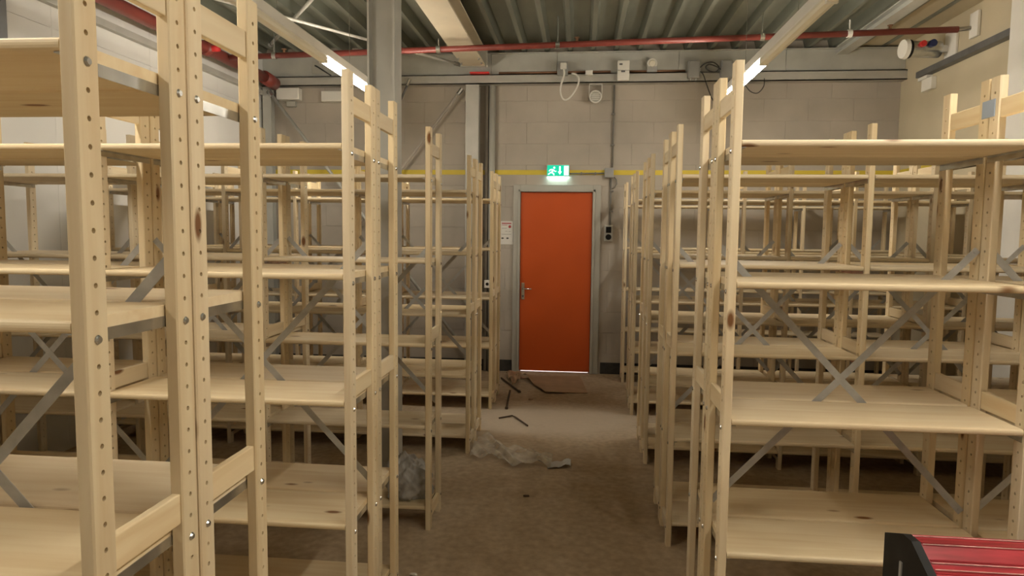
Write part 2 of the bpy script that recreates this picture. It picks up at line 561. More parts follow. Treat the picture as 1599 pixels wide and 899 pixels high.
# H column standing behind the third left row, web seen between two flanges
cl = thing('steel_column', 'grey H-section steel column standing among the left shelving rows', 'column', (-1.225, 4.22, 0))
pr = [(-0.085, -0.08), (-0.073, -0.08), (-0.073, -0.005), (0.073, -0.005), (0.073, -0.08), (0.085, -0.08), (0.085, 0.08), (0.073, 0.08), (0.073, 0.005), (-0.073, 0.005), (-0.073, 0.08), (-0.085, 0.08)]
MB().extrude(pr, 'z', 0.012, 3.495).build('shaft', 'column_grey', cl)
MB().box(-0.13, 0.13, -0.12, 0.12, 0, 0.012).build('base_plate', 'column_grey', cl)

b = MB().extrude([(p[0] - 1.252, p[1] + 7.87) for p in [(-0.075, -0.06), (0.075, -0.06), (0.075, -0.05), (0.006, -0.05), (0.006, 0.05), (0.075, 0.05), (0.075, 0.06), (-0.075, 0.06), (-0.075, 0.05), (-0.006, 0.05), (-0.006, -0.05), (-0.075, -0.05)]], 'z', 0, 3.31)
tag(b.build('steel_column', 'column_grey'), 'grey steel column standing against the back wall left of the door', 'column')
b = MB().extrude([(p[0] - 3.69, p[1] + 7.88) for p in [(-0.05, -0.05), (0.05, -0.05), (0.05, -0.04), (0.006, -0.04), (0.006, 0.04), (0.05, 0.04), (0.05, 0.05), (-0.05, 0.05), (-0.05, 0.04), (-0.006, 0.04), (-0.006, -0.04), (-0.05, -0.04)]], 'z', 0, 3.31)
tag(b.build('steel_column', 'beam_grey'), 'pale steel column in the far left corner', 'column')
tag(MB().box(-3.769, -3.6, 3.30, 4.07, 2.75, 3.19, 0.01).build('wall_cabinet', 'steel_dark'), 'dark grey cabinet hung high on the white left wall', 'cabinet')
tag(MB().box(3.315, 3.448, 5.47, 5.86, 0, 3.69, 0.004).build('pilaster', 'white_paint'), 'white boxed column on the cream right wall', 'column')

# edge channel and flashing along the top of the back wall
b = MB()
b.box(X_L + 0.001, X_R - 0.001, 7.86, 7.875, 3.325, 3.43)
b.box(X_L + 0.001, X_R - 0.001, 7.86, 7.985, 3.42, 3.43)
b.box(X_L + 0.001, X_R - 0.001, 7.86, 7.985, 3.325, 3.335)
tag(b.build('trim_2', 'column_grey'), 'grey steel channel along the top of the back wall', 'channel', kind='structure')
fp = thing('flashing', 'pale galvanised steel fascia below the roof deck on the back wall', 'fascia', (0, 7.93, 3.44))
tag(fp, kind='structure')
xs = [X_L + 0.002, -2.3, -1.05, -0.30, 1.05, 2.2, X_R - 0.002]
for a, c in zip(xs[:-1], xs[1:]):
    b = MB()
    b.box(a + 0.002, c - 0.002, -0.02, 0.0, 0.0, 0.225, 0.002)
    b.box(a + 0.002, c - 0.002, -0.045, 0.0, 0.225, 0.235)
    b.build('fascia_panel', 'beam_grey', fp)
# side channels
tag(MB().box(3.37, X_R - 0.002, 5.87, 7.5, 3.255, 3.315, 0.003).build('cable_tray', 'steel_dark'), 'dark cable trunking along the cream right wall', 'trunking')
tag(MB().box(X_L + 0.002, -3.715, 1.0, 7.78, 3.21, 3.265, 0.003).build('cable_tray', 'column_grey'), 'grey-green trunking along the white left wall under the red pipe', 'trunking')

# diagonal wind bracing
def rod(name, p0, p1, r, mat, label, cat='brace rod'):
    p0, p1 = Vector(p0), Vector(p1)
    root = thing(name, label, cat, p0)
    MB().tube((0, 0, 0), p1 - p0, r, 10).build('tube', mat, root, smooth=True)
    d = (p1 - p0).normalized()
    b = MB().tube(d * -0.01, d * 0.07, r * 1.6, 8)
    b.build('end_fitting', 'galvanised', root)
    MB().tube((p1 - p0) - d * 0.07, (p1 - p0) + d * 0.01, r * 1.6, 8).build('end_fitting', 'galvanised', root)


rod('wind_brace', (-3.66, 7.83, 3.26), (-1.36, 7.83, 0.32), 0.019, 'beam_grey', 'diagonal steel tube falling rightward from the far left wall corner')
rod('wind_brace', (-1.385, 7.88, 3.27), (-3.64, 7.88, 0.40), 0.016, 'block', 'diagonal steel tube falling leftward from the wall column beside the door')
rod('wind_brace', (-1.985, 7.85, 3.38), (-2.16, 7.9, 3.04), 0.013, 'steel_dark', 'short dark diagonal rod under the back wall channel')
rod('wind_brace', (-2.15, 5.65, 3.66), (-3.40, 7.33, 3.655), 0.017, 'beam_grey', 'grey roof brace rod running toward the far left corner')
rod('wind_brace', (-3.45, 5.20, 3.59), (-1.40, 8.0 - 0.2, 3.53), 0.014, 'white_paint', 'thin white roof brace rod running toward the cream beam')

# ------------------------------------------------------------------ pipes
pp = thing('sprinkler_pipe', 'red sprinkler pipe crossing under the roof deck from the left wall to the right wall', 'pipe', (0, 6.66, 3.43))


def pz(x):
    return 0.0 + x * 0.0215


MB().tube((-3.515, 0, pz(-3.515)), (3.33, 0, pz(3.33)), 0.028, 14).build('pipe', 'red_pipe', pp, smooth=True)
for x, mt in ((-3.05, 'galvanised'), (-1.40, 'galvanised'), (1.63, 'galvanised'), (2.40, 'white_paint'), (-0.25, 'galvanised')):
    z = pz(x)
    b = MB().tube((x - 0.02, 0, z), (x + 0.02, 0, z), 0.035, 14)
    b.tube((x, 0, z + 0.03), (x, 0, 0.258 if mt == 'galvanised' and x != -1.40 else (0.07 if x < 0 else 0.174)), 0.007, 8)
    b.build('pipe_clamp', mt, pp)
for x in (-2.95, -0.07, 2.75):
    z = pz(x)
    b = MB().tube((x, 0, z + 0.02), (x, 0, z + 0.055), 0.013, 8)
    b.tube((x, 0, z + 0.055), (x, 0, z + 0.062), 0.024, 10)
    b.build('sprinkler_head', 'copper_brown', pp)
MB().box(3.42, 3.446, -0.14, -0.01, -0.02, 0.20, 0.004).build('wall_bracket', 'white_paint', pp)
MB().tube((3.33, 0, pz(3.33)), (3.425, -0.03, pz(3.4)), 0.02, 12).build('pipe_end', 'galvanised', pp)

mp_ = thing('sprinkler_main', 'thick red sprinkler main running along the white left wall', 'pipe', (-3.58, 0, 3.36))
MB().tube((0, 0.5, 0), (0, 7.55, 0), 0.055, 18).build('pipe', 'red_pipe', mp_, smooth=True)
MB().tube((0, 7.55, 0), (0, 7.80, -0.02), 0.075, 18).build('end_coupling', 'red_pipe', mp_, smooth=True)
for yy in (2.9, 6.30):
    MB().tube((0, yy, 0), (0, yy + 0.09, 0), 0.068, 18).build('pipe_coupling', 'red_pipe', mp_, smooth=True)
    MB().tube((0, yy + 0.045, 0.0), (0.13, yy + 0.045, 0.0), 0.03, 12).build('branch_stub', 'red_bright', mp_, smooth=True)

# ------------------------------------------------------------------ lines of lamps
def light_line(x, label, lit, y1):
    root = thing('light_trunking', label, 'lamp', (x, 0, 3.0))
    y0 = -3.0
    pr = [(-0.032, 0.012), (-0.024, 0.0), (0.024, 0.0), (0.032, 0.012), (0.032, 0.075), (-0.032, 0.075)]
    MB().extrude(pr, 'y', y0, y1).build('trunking_rail', 'white_paint', root)
    yy = y1 - 0.03
    k = 0
    while yy - 1.42 > y0:
        half = [(0.034, -0.001), (0.036, -0.02), (0.028, -0.038), (0.0, -0.046), (-0.028, -0.038), (-0.036, -0.02), (-0.034, -0.001)]
        d = MB().extrude(half, 'y', yy - 1.40, yy).build('lamp_diffuser', 'lamp_lit' if k in lit else 'lamp_off', root, smooth=False)
        tag(d, 'lit lamp diffuser' if k in lit else 'unlit lamp diffuser')
        MB().box(-0.033, 0.033, yy - 1.43, yy - 1.405, -0.047, 0.0, 0.002).build('end_cap', 'white_plastic', root)
        for q in (0.8,):
            b = MB().tube((0, yy - q, 0.075), (0, yy - q, 0.69), 0.0022, 6)
            b.box(-0.02, 0.02, yy - q - 0.02, yy - q + 0.02, 0.075, 0.085)
            b.build('hanging_wire', 'galvanised', root)
        yy -= 1.44
        k += 1
    MB().box(-0.033, 0.033, y1, y1 + 0.012, -0.047, 0.076, 0.002).build('end_cap', 'white_plastic', root)


light_line(1.385, 'white suspended lamp trunking above the right shelving, lit at its far end', (0, 3, 4, 6), 7.02)
light_line(-2.03, 'white suspended lamp trunking above the left shelving, lit at its far end', (0, 3, 4, 6), 6.75)

# ------------------------------------------------------------------ pine shelving
PW, PD, PH, RD = 0.027, 0.055, 2.2, 0.31      # post width (x), depth (y), height; frame depth
BAY = 0.932
HP, HZ0 = 0.0455, 0.0525                       # hole pitch, first hole
SH = [HZ0 + HP * k + 0.034 for k in (1, 11, 21, 31, 41)]
ST = 0.022


def post_mesh():
    """pine post with a row of real through holes (along x)"""
    b = MB()
    a, d, c, r = PW / 2, PD / 2, 0.003, 0.0048
    ys = (-d + c, d - c)
    n = int((PH - HZ0 - 0.02) / HP) + 1
    zs = [HZ0 + k * HP for k in range(n)]
    hh = 0.010
    for s in (-1, 1):
        x = s * a
        z = 0.0
        for zc in zs:
            b.quad([(x, ys[0], z), (x, ys[1], z), (x, ys[1], zc - hh), (x, ys[0], zc - hh)])
            sq = [(0, -hh), (ys[1], -hh), (ys[1], 0), (ys[1], hh), (0, hh), (ys[0], hh), (ys[0], 0), (ys[0], -hh)]
            oc = [(r * math.cos(R(-90 + 45 * k)), r * math.sin(R(-90 + 45 * k))) for k in range(8)]
            for k in range(8):
                j = (k + 1) % 8
                b.quad([(x, sq[k][0], zc + sq[k][1]), (x, sq[j][0], zc + sq[j][1]), (x, oc[j][0], zc + oc[j][1]), (x, oc[k][0], zc + oc[k][1])])
                if s == 1:
                    b.quad([(-a, oc[k][0], zc + oc[k][1]), (-a, oc[j][0], zc + oc[j][1]), (a, oc[j][0], zc + oc[j][1]), (a, oc[k][0], zc + oc[k][1])])
            z = zc + hh
        b.quad([(x, ys[0], z), (x, ys[1], z), (x, ys[1], PH), (x, ys[0], PH)])
    for s in (-1, 1):
        b.quad([(-a + c, s * d, 0), (a - c, s * d, 0), (a - c, s * d, PH), (-a + c, s * d, PH)])
        for t in (-1, 1):
            b.quad([(t * (a - c), s * d, 0), (t * a, s * (d - c), 0), (t * a, s * (d - c), PH), (t * (a - c), s * d, PH)])
    for z in (0, PH):
        b.quad([(-a + c, -d, z), (a - c, -d, z), (a, -d + c, z), (a, d - c, z), (a - c, d, z), (-a + c, d, z), (-a, d - c, z), (-a, -d + c, z)])
    me = bpy.data.meshes.new('upright')
    me.from_pydata(b.v, [], b.f)
    bm = bmesh.new(); bm.from_mesh(me)
    bmesh.ops.remove_doubles(bm, verts=bm.verts[:], dist=0.00005)
    bmesh.ops.recalc_face_normals(bm, faces=bm.faces[:])
    bm.to_mesh(me); bm.free()
    return me


POST = post_mesh()
RAILW = RD - 2 * PD
RAIL = MB().box(-0.009, 0.009, -RAILW / 2, RAILW / 2, -0.032, 0.032, 0.003).mesh('rail')
SL, SD = BAY - PW - 0.004, RD - 0.006


def shelf_mesh():
    """board with rounded long edges"""
    r = 0.009
    pr = [(-SD / 2 + r + r * math.cos(R(a)), -r + r * math.sin(R(a))) for a in (90, 120, 150, 180)]
    pr += [(-SD / 2 + r + r * math.cos(R(a)), -ST + r + r * math.sin(R(a))) for a in (180, 210, 240, 270)]
    pr += [(SD / 2 - r + r * math.cos(R(a)), -ST + r + r * math.sin(R(a))) for a in (270, 300, 330, 360)]
    pr += [(SD / 2 - r + r * math.cos(R(a)), -r + r * math.sin(R(a))) for a in (0, 30, 60, 90)]
    return MB().extrude(pr, 'x', -SL / 2, SL / 2).mesh('shelf')


SHELF = shelf_mesh()


def bracket_mesh(side, pins):
    """galvanised angle under the shelf end; pins pass through the outermost posts"""
    b = MB()
    s = side
    xe = s * (SL / 2 + 0.0015)
    lo, hi = sorted((xe, xe - s * 0.002))
    b.box(lo, hi, -RD / 2 + 0.01, RD / 2 - 0.01, -ST - 0.022, -ST - 0.0002)
    lo, hi = sorted((xe, xe - s * 0.016))
    b.box(lo, hi, -RD / 2 + 0.01, RD / 2 - 0.01, -ST - 0.0022, -ST - 0.0002)
    if pins:
        for y in (-RD / 2 + PD / 2, RD / 2 - PD / 2):
            x1 = xe + s * (PW + 0.004)
            b.tube((xe - s * 0.004, y, -0.034), (x1, y, -0.034), 0.0046, 8)
            b.tube((xe - s * 0.004, y, -0.034), (xe, y, -0.034), 0.008, 8)
            b.tube((xe + s * (PW + 0.0015), y, -0.034), (x1 + s * 0.001, y, -0.034), 0.0085, 10, 0.0055)
    return b.mesh('shelf_bracket')


BR = {(s, p): bracket_mesh(s, p) for s in (-1, 1) for p in (0, 1)}


def brace_mesh(s, dy):
    x0, z0, x1, z1 = -SL / 2 + 0.004, 1.605, SL / 2 - 0.004, 0.645
    x0, x1 = s * x0, s * x1
    d = Vector((x1 - x0, 0, z1 - z0)).normalized()
    n = Vector((-d.z, 0, d.x)) * 0.0125
    b = MB()
    p0, p1 = Vector((x0, dy, z0)), Vector((x1, dy, z1))
    t = Vector((0, 0.0008, 0))
    q = [p0 + n - t, p1 + n - t, p1 - n - t, p0 - n - t, p0 + n + t, p1 + n + t, p1 - n + t, p0 - n + t]
    b.v = [tuple(v) for v in q]
    b.f = [(0, 1, 2, 3), (7, 6, 5, 4), (0, 4, 5, 1), (1, 5, 6, 2), (2, 6, 7, 3), (3, 7, 4, 0)]
    for p in (p0, p1):
        e = p + d * (0.012 if p is p0 else -0.012)
        b.tube(e - Vector((0, 0.004, 0)), e + Vector((0, 0.003, 0)), 0.006, 8)
    return b.mesh('cross_brace')


BRACE = [brace_mesh(1, 0.0), brace_mesh(-1, 0.002)]
RAIL_Z = (0.085, 1.078, 2.09)


def rack(side, y0, bays, label, brace=True, first=0, lows=1, skip=()):
    """one run of shelving: side -1 left of the aisle, +1 right; frames counted from the aisle"""
    xa = -0.80 if side < 0 else 0.479
    root = thing('shelving_rack', label, 'shelving', (xa + side * (first * BAY + PW / 2), y0 + RD / 2, 0), 'pine shelving racks')
    for i in range(bays + 1):
        x = side * i * BAY
        for yy in (-RD / 2 + PD / 2, RD / 2 - PD / 2):
            link('upright', POST, 'pine_z', root, (x, yy, 0))
        for z in RAIL_Z:
            link('rail', RAIL, 'pine_y', root, (x, 0, z))
    for i in range(bays):
        xc = side * (i + 0.5) * BAY
        for k, z in enumerate(SH):
            if (i, k) in skip:
                continue
            if k == 0:
                z = z + (lows - 1) * HP
            s = link('shelf', SHELF, 'pine_x', root, (xc, 0, z))
            for e in (-1, 1):
                outer = (i == 0 and e == -side) or (i == bays - 1 and e == side)
                link('shelf_bracket', BR[(e, 1 if outer else 0)], 'galvanised', s)
        if brace:
            for q in (0, 1):
                link('cross_brace', BRACE[q], 'brace_steel', root, (xc, RD / 2 + 0.002, 0))
    return root


GAP = 0.008
ROWN = ['nearest', 'second', 'third', 'fourth', 'fifth']
LEFT = [1.03, 2.32, 3.60, 4.93, 6.22]
RIGHT = [2.27, 3.56, 4.86, 6.19, 7.56]
for i, y0 in enumerate(LEFT):
    nm = ROWN[i]
    rack(-1, y0, 3, 'pine shelving run, camera-side half of the %s row left of the aisle' % nm)
    if i == 2:
        rack(-1, y0 + RD + GAP, 2, 'shorter pine shelving run beside the grey column, wall-side half of the third left row', brace=False, first=1)
    else:
        rack(-1, y0 + RD + GAP, 3, 'pine shelving run, wall-side half of the %s row left of the aisle' % nm, brace=False)
for i, y0 in enumerate(RIGHT):
    nm = ROWN[i]
    if i == 4:
        rack(1, y0, 3, 'single pine shelving run right of the aisle, standing against the back wall')
    else:
        rack(1, y0, 3, 'pine shelving run, camera-side half of the %s row right of the aisle' % nm)
        rack(1, y0 + RD + GAP, 3, 'pine shelving run, wall-side half of the %s row right of the aisle' % nm, brace=False)

# grey joining plate across the two posts of the nearest right row
b = MB().box(1.4075, 1.4105, 2.545, 2.62, 2.065, 2.125, 0.001)
tag(b.build('joining_plate', 'blue_grey_plastic'), 'blue-grey joining plate across the paired posts of the nearest right row', 'plate')

# ------------------------------------------------------------------ fittings on the back wall
YW = Y_B
# exit sign
es = thing('exit_sign', 'glowing green emergency exit sign above the orange door', 'sign', (-0.272, YW, 2.27))
MB().box(-0.128, 0.128, -0.055, -0.004, 0.022, 0.155, 0.004).build('housing', 'white_plastic', es)
MB().box(-0.126, 0.126, -0.058, -0.0555, 0.03, 0.15).build('green_panel', 'exit_green', es)
yf = -0.0595


def flat(pts, th=0.0012):
    b = MB()
    b.extrude([(p[0], p[1]) for p in pts], 'y', yf, yf + th)
    return b


b = MB()
for pts in ([(-0.118, 0.048), (-0.085, 0.075), (-0.075, 0.068), (-0.106, 0.040)],
            [(-0.083, 0.068), (-0.062, 0.104), (-0.046, 0.098), (-0.062, 0.064)],
            [(-0.068, 0.068), (-0.043, 0.058), (-0.040, 0.036), (-0.054, 0.036), (-0.056, 0.050), (-0.078, 0.060)],
            [(-0.060, 0.108), (-0.092, 0.104), (-0.108, 0.084), (-0.098, 0.078), (-0.086, 0.093), (-0.062, 0.094)],
            [(-0.050, 0.103), (-0.030, 0.083), (-0.016, 0.088), (-0.020, 0.077), (-0.034, 0.073), (-0.054, 0.092)]):
    b.extrude(pts, 'y', yf, yf + 0.0012)
b.extrude([(-0.044 + 0.012 * math.cos(R(a)), 0.122 + 0.012 * math.sin(R(a))) for a in range(0, 360, 36)], 'y', yf, yf + 0.0012)
b.build('running_figure', 'exit_white', es)
b = MB()
b.extrude([(0.012, 0.138), (0.030, 0.138), (0.030, 0.078), (0.044, 0.078), (0.021, 0.042), (-0.002, 0.078), (0.012, 0.078)], 'y', yf, yf + 0.0012)
b.build('down_arrow', 'exit_white', es)
MB().box(0.068, 0.120, yf, yf + 0.0012, 0.036, 0.142).build('door_symbol', 'exit_white', es)
MB().box(-0.122, 0.122, -0.052, -0.008, 0.001, 0.021, 0.003).build('lower_diffuser', 'exit_glow', es)

# conduit and switches
c = thing('conduit', 'thin grey conduit dropping down the wall right of the orange door', 'conduit', (0.346, YW - 0.016, 1.74))
MB().tube((0.0, 0, 0.66), (0.004, 0, 1.58), 0.010, 10).build('pipe', 'conduit_grey', c, smooth=True)
MB().tube((-0.012, 0, 0.0), (-0.012, 0, 0.53), 0.011, 10).build('pipe', 'conduit_grey', c, smooth=True)
MB().tube((-0.485, 0, 0.588), (-0.09, 0, 0.593), 0.009, 10).build('pipe', 'conduit_grey', c, smooth=True)
MB().path([(0.022, 0, 0.55), (0.05, -0.005, 0.52), (0.055, -0.005, 0.47), (0.03, 0, 0.43), (0.0, 0, 0.42)], 0.006).build('cable', 'conduit_grey', c, smooth=True)
for z in (0.15, 0.38, 0.9, 1.25):
    MB().box(-0.025, 0.02, -0.014, 0.011, z, z + 0.02, 0.002).build('clip', 'conduit_grey', c)
for xx in (-0.36, -0.2):
    MB().box(xx, xx + 0.02, -0.014, 0.011, 0.575, 0.605, 0.002).build('clip', 'conduit_grey', c)
j = thing('junction_box', 'grey junction box on the yellow line right of the exit sign', 'junction box', (0.31, YW, 2.28))
MB().box(-0.052, 0.052, -0.05, -0.001, 0.0, 0.11, 0.006).build('box', 'grey_plastic', j)
MB().box(-0.046, 0.046, -0.055, -0.05, 0.006, 0.104, 0.002).build('lid', 'grey_plastic', j)
s = thing('wall_switch', 'pale wall switch with two black inserts right of the door', 'switch', (0.318, YW, 1.555))
MB().box(-0.048, 0.048, -0.045, -0.001, 0, 0.185, 0.005).build('box', 'frame_grey', s)
MB().box(-0.030, 0.030, -0.052, -0.045, 0.098, 0.168, 0.003).build('rocker', 'black_plastic', s)
MB().tube((0, -0.045, 0.05), (0, -0.055, 0.05), 0.033, 16).build('socket', 'black_plastic', s)

# notice left of the door
p = thing('notice_sheet', 'white notice sheet with red heading on the wall left of the door', 'poster', (-0.862, YW, 1.505))
MB().box(-0.072, 0.072, -0.006, -0.0025, 0, 0.272).build('sheet', 'white_paint', p)
MB().box(-0.060, 0.052, -0.0068, -0.0061, 0.240, 0.252).build('heading', 'paper_red', p)
MB().box(-0.060, 0.005, -0.0068, -0.0061, 0.224, 0.229).build('text_line', 'paper_red', p)
b = MB().extrude([(0.034 + 0.016 * math.cos(R(a)), 0.208 + 0.018 * math.sin(R(a))) for a in range(0, 360, 30)], 'y', -0.0068, -0.0061)
b.build('emblem', 'paper_red', p)
for z, x0, x1, mt in ((0.150, -0.02, 0.008, 'paper_grey'), (0.148, 0.02, 0.045, 'paper_grey'), (0.115, -0.06, 0.05, 'paper_grey'), (0.185, -0.06, 0.0, 'paper_grey')):
    MB().box(x0, x1, -0.0068, -0.0061, z, z + 0.007).build('text_line', mt, p)
for xc in (-0.05, 0.008):
    b = MB().extrude([(xc + 0.015 * math.cos(R(a)), 0.073 + 0.010 * math.sin(R(a))) for a in range(0, 360, 30)], 'y', -0.0068, -0.0061)
    b.build('pictogram', 'paper_ink', p)

# rail fittings
yr = 7.86
o = thing('outlet_box', 'grey socket box on the rail with a white cable loop hanging below', 'socket', (-0.235, yr, 3.40))
MB().box(-0.06, 0.06, -0.05, -0.001, 0.0, 0.15, 0.005).build('box', 'grey_plastic', o)
MB().box(-0.025, 0.045, -0.09, -0.05, 0.06, 0.13, 0.01).build('plug', 'white_plastic', o)
lp = [(0.012, -0.085, 0.07), (0.02, -0.075, 0.0), (-0.01, -0.06, -0.09), (-0.02, -0.05, -0.18), (0.005, -0.05, -0.255), (0.05, -0.05, -0.27),
      (0.11, -0.05, -0.22), (0.17, -0.05, -0.12), (0.18, -0.05, -0.04), (0.15, -0.04, 0.01), (0.10, -0.03, 0.02)]


def smooth_pts(pts, n=5):
    P = [Vector(q) for q in pts]
    out = []
    for k in range(len(P) - 1):
        p0, p1, p2, p3 = P[max(k - 1, 0)], P[k], P[k + 1], P[min(k + 2, len(P) - 1)]
        for q in range(n):
            t = q / n
            out.append(0.5 * ((2 * p1) + (-p0 + p2) * t + (2 * p0 - 5 * p1 + 4 * p2 - p3) * t * t + (-p0 + 3 * p1 - 3 * p2 + p3) * t ** 3))
    out.append(P[-1])
    return out


MB().path(smooth_pts(lp), 0.010).build('cable_loop', 'white_plastic', o, smooth=True)
tag(MB().box(0.02, 0.10, 7.80, 7.859, 3.40, 3.45, 0.004).build('terminal_box', 'white_plastic'), 'small white terminal box on the rail above the round siren', 'terminal box')
s = thing('siren', 'round white siren with ring face hanging under the rail', 'siren', (0.138, 7.93, 3.18))
b = MB()
for k in range(24):
    pass
ring = []
pr = [(0.072, 0.0), (0.072, -0.03), (0.060, -0.036), (0.055, -0.028), (0.055, 0.0)]
n = 28
b = MB()
for k in range(n):
    a = 2 * math.pi * k / n
    for (r_, y_) in pr:
        b.v.append((r_ * math.cos(a), y_, r_ * math.sin(a)))
m_ = len(pr)
for k in range(n):
    kk = (k + 1) % n
    for q in range(m_):
        qq = (q + 1) % m_
        b.f.append((k * m_ + q, kk * m_ + q, kk * m_ + qq, k * m_ + qq))
b.build('outer_ring', 'white_plastic', s, smooth=True)
MB().tube((0, 0.05, 0), (0, -0.012, 0), 0.054, 24).build('speaker_face', 'frame_grey', s)
b = MB()
for zz in (-0.03, -0.01, 0.01, 0.03):
    wv = math.sqrt(0.05 ** 2 - zz ** 2)
    b.box(-wv, wv, -0.018, -0.012, zz - 0.003, zz + 0.003)
b.build('grille', 'white_plastic', s)
b = MB().box(-0.075, -0.068, -0.02, 0.05, 0.0, 0.145)
b.box(0.068, 0.075, -0.02, 0.05, 0.0, 0.145)
b.box(-0.075, 0.075, -0.02, 0.05, 0.138, 0.145)
b.build('mounting_bracket', 'white_plastic', s)
t = thing('control_box', 'white double control box on the rail right of the siren', 'control box', (0.436, 7.858, 3.335))
for z0 in (0.0, 0.108):
    MB().box(-0.064, 0.064, -0.07, -0.001, z0, z0 + 0.104, 0.004).build('module', 'white_plastic', t)
    MB().box(-0.045 + (z0 == 0) * 0.02, -0.012 + (z0 == 0) * 0.03, -0.073, -0.07, z0 + 0.055 + (z0 == 0) * 0.03, z0 + 0.072 + (z0 == 0) * 0.03).build('slot', 'steel_dark', t)
d = thing('smoke_detector', 'round white detector with ring on a grey block on the rail', 'detector', (0.75, 7.86, 3.43))
MB().box(-0.055, 0.055, -0.05, 0.0, 0.0, 0.055, 0.003).build('base_block', 'grey_plastic', d)
MB().tube((0, 0.03, 0.085), (0, -0.045, 0.085), 0.056, 24).build('body', 'white_plastic', d)
MB().tube((0, -0.045, 0.085), (0, -0.06, 0.085), 0.038, 24, 0.03).build('lens', 'lamp_off', d)
for x0, lab in ((1.20, 'grey cable box on the rail left of the looped dark cables'), (1.55, 'grey cable box on the rail behind the lit right lamp')):
    g = thing('cable_box', lab, 'junction box', (x0, 7.858, 3.35))
    MB().box(-0.064, 0.064, -0.07, -0.001, 0.0, 0.19, 0.008).build('box', 'grey_plastic', g)
    MB().box(-0.052, 0.052, -0.078, -0.07, 0.012, 0.178, 0.003).build('lid', 'grey_plastic', g)
    for xx in (-0.03, 0.03):
        MB().tube((xx, -0.035, -0.025), (xx, -0.035, 0.0), 0.012, 8).build('gland', 'grey_plastic', g)
b = MB()
b.path(smooth_pts([(1.265, 7.80, 3.46), (1.31, 7.78, 3.50), (1.40, 7.78, 3.51), (1.46, 7.78, 3.46), (1.43, 7.78, 3.41), (1.36, 7.78, 3.42), (1.32, 7.78, 3.46), (1.36, 7.78, 3.49), (1.44, 7.77, 3.46), (1.478, 7.765, 3.43)]), 0.007)
b.path(smooth_pts([(1.265, 7.80, 3.42), (1.30, 7.79, 3.38), (1.34, 7.80, 3.28), (1.40, 7.85, 3.16), (1.45, 7.9, 3.10)]), 0.006)
b.path(smooth_pts([(1.622, 7.77, 3.36), (1.72, 7.77, 3.29), (1.80, 7.78, 3.20), (1.88, 7.78, 3.18), (1.94, 7.78, 3.25), (1.95, 7.8, 3.34)]), 0.005)
tag(b.build('looped_cable', 'cable_dark', smooth=True), 'dark cables looped between the grey boxes on the rail', 'cable')
b = MB().tube((-0.96, 7.90, 3.452), (0.30, 7.90, 3.452), 0.013, 8)
b.tube((0.5, 7.90, 3.452), (1.12, 7.90, 3.452), 0.013, 8)
tag(b.build('copper_pipe', 'copper_brown', smooth=True), 'thin brown pipe lying on the rail along the back wall', 'pipe')
tag(MB().box(-1.28, -1.06, 7.79, 7.858, 3.43, 3.445).build('orange_shim', 'red_bright'), 'small orange-red shim under the cream beam end', 'shim')
# pale vertical pipe left of the notice; brown strip paints the shade beside it
tag(MB().tube((-1.04, 7.955, 0.0), (-1.04, 7.955, 3.32), 0.037, 14).build('wall_pipe', 'frame_grey', smooth=True), 'pale vertical pipe beside the wall column left of the door', 'pipe')
b = MB().box(-1.12, -1.085, 7.94, 7.998, 0.0, 3.32, 0.002)
tag(b.build('gap_shade_strip', 'gap_shade_brown'), 'narrow brown vertical strip painted as shade in the gap between wall column and pale pipe', 'shade strip')
k = thing('wall_socket', 'pale socket box low on the wall pipe beside the left shelving end', 'socket', (-1.07, 7.90, 1.0))
MB().box(-0.035, 0.035, -0.05, 0.0, 0, 0.09, 0.003).build('box', 'white_plastic', k)
MB().tube((0, -0.05, 0.045), (0, -0.054, 0.045), 0.018, 14).build('socket_hole', 'black_plastic', k)
# white boards under the rail on the far left
for (x0, x1, z0, z1, lab) in ((-3.60, -3.32, 3.175, 3.31, 'white emergency light box in the far left corner under the rail'),
                              (-3.05, -2.72, 3.15, 3.27, 'white emergency light box under the rail behind the second left row')):
    g = thing('emergency_light', lab, 'light box', ((x0 + x1) / 2, 7.93, z0))
    hw = (x1 - x0) / 2
    MB().box(-hw, hw, -0.05, 0.055, 0, z1 - z0, 0.006).build('housing', 'white_plastic', g)
    MB().box(-hw + 0.01, hw - 0.01, -0.055, -0.05, 0.01, z1 - z0 - 0.01, 0.002).build('cover', 'white_paint', g)
tag(MB().box(-3.50, -3.39, 7.94, 7.995, 3.105, 3.165, 0.004).build('detector_box', 'frame_grey'), 'small pale box below the far left emergency light', 'box')
o = thing('cable_entry', 'dark cable entering a pale plate above the rail at far left', 'cable', (-3.1, 7.90, 3.47))
MB().box(-0.06, 0.07, 0.0, 0.008, 0.0, 0.14, 0.002).build('plate', 'frame_grey', o)
MB().path(smooth_pts([(-0.02, -0.01, 0.09), (0.02, -0.05, 0.07), (0.1, -0.05, 0.02), (0.18, -0.03, -0.03)]), 0.009).build('cable', 'cable_dark', o, smooth=True)

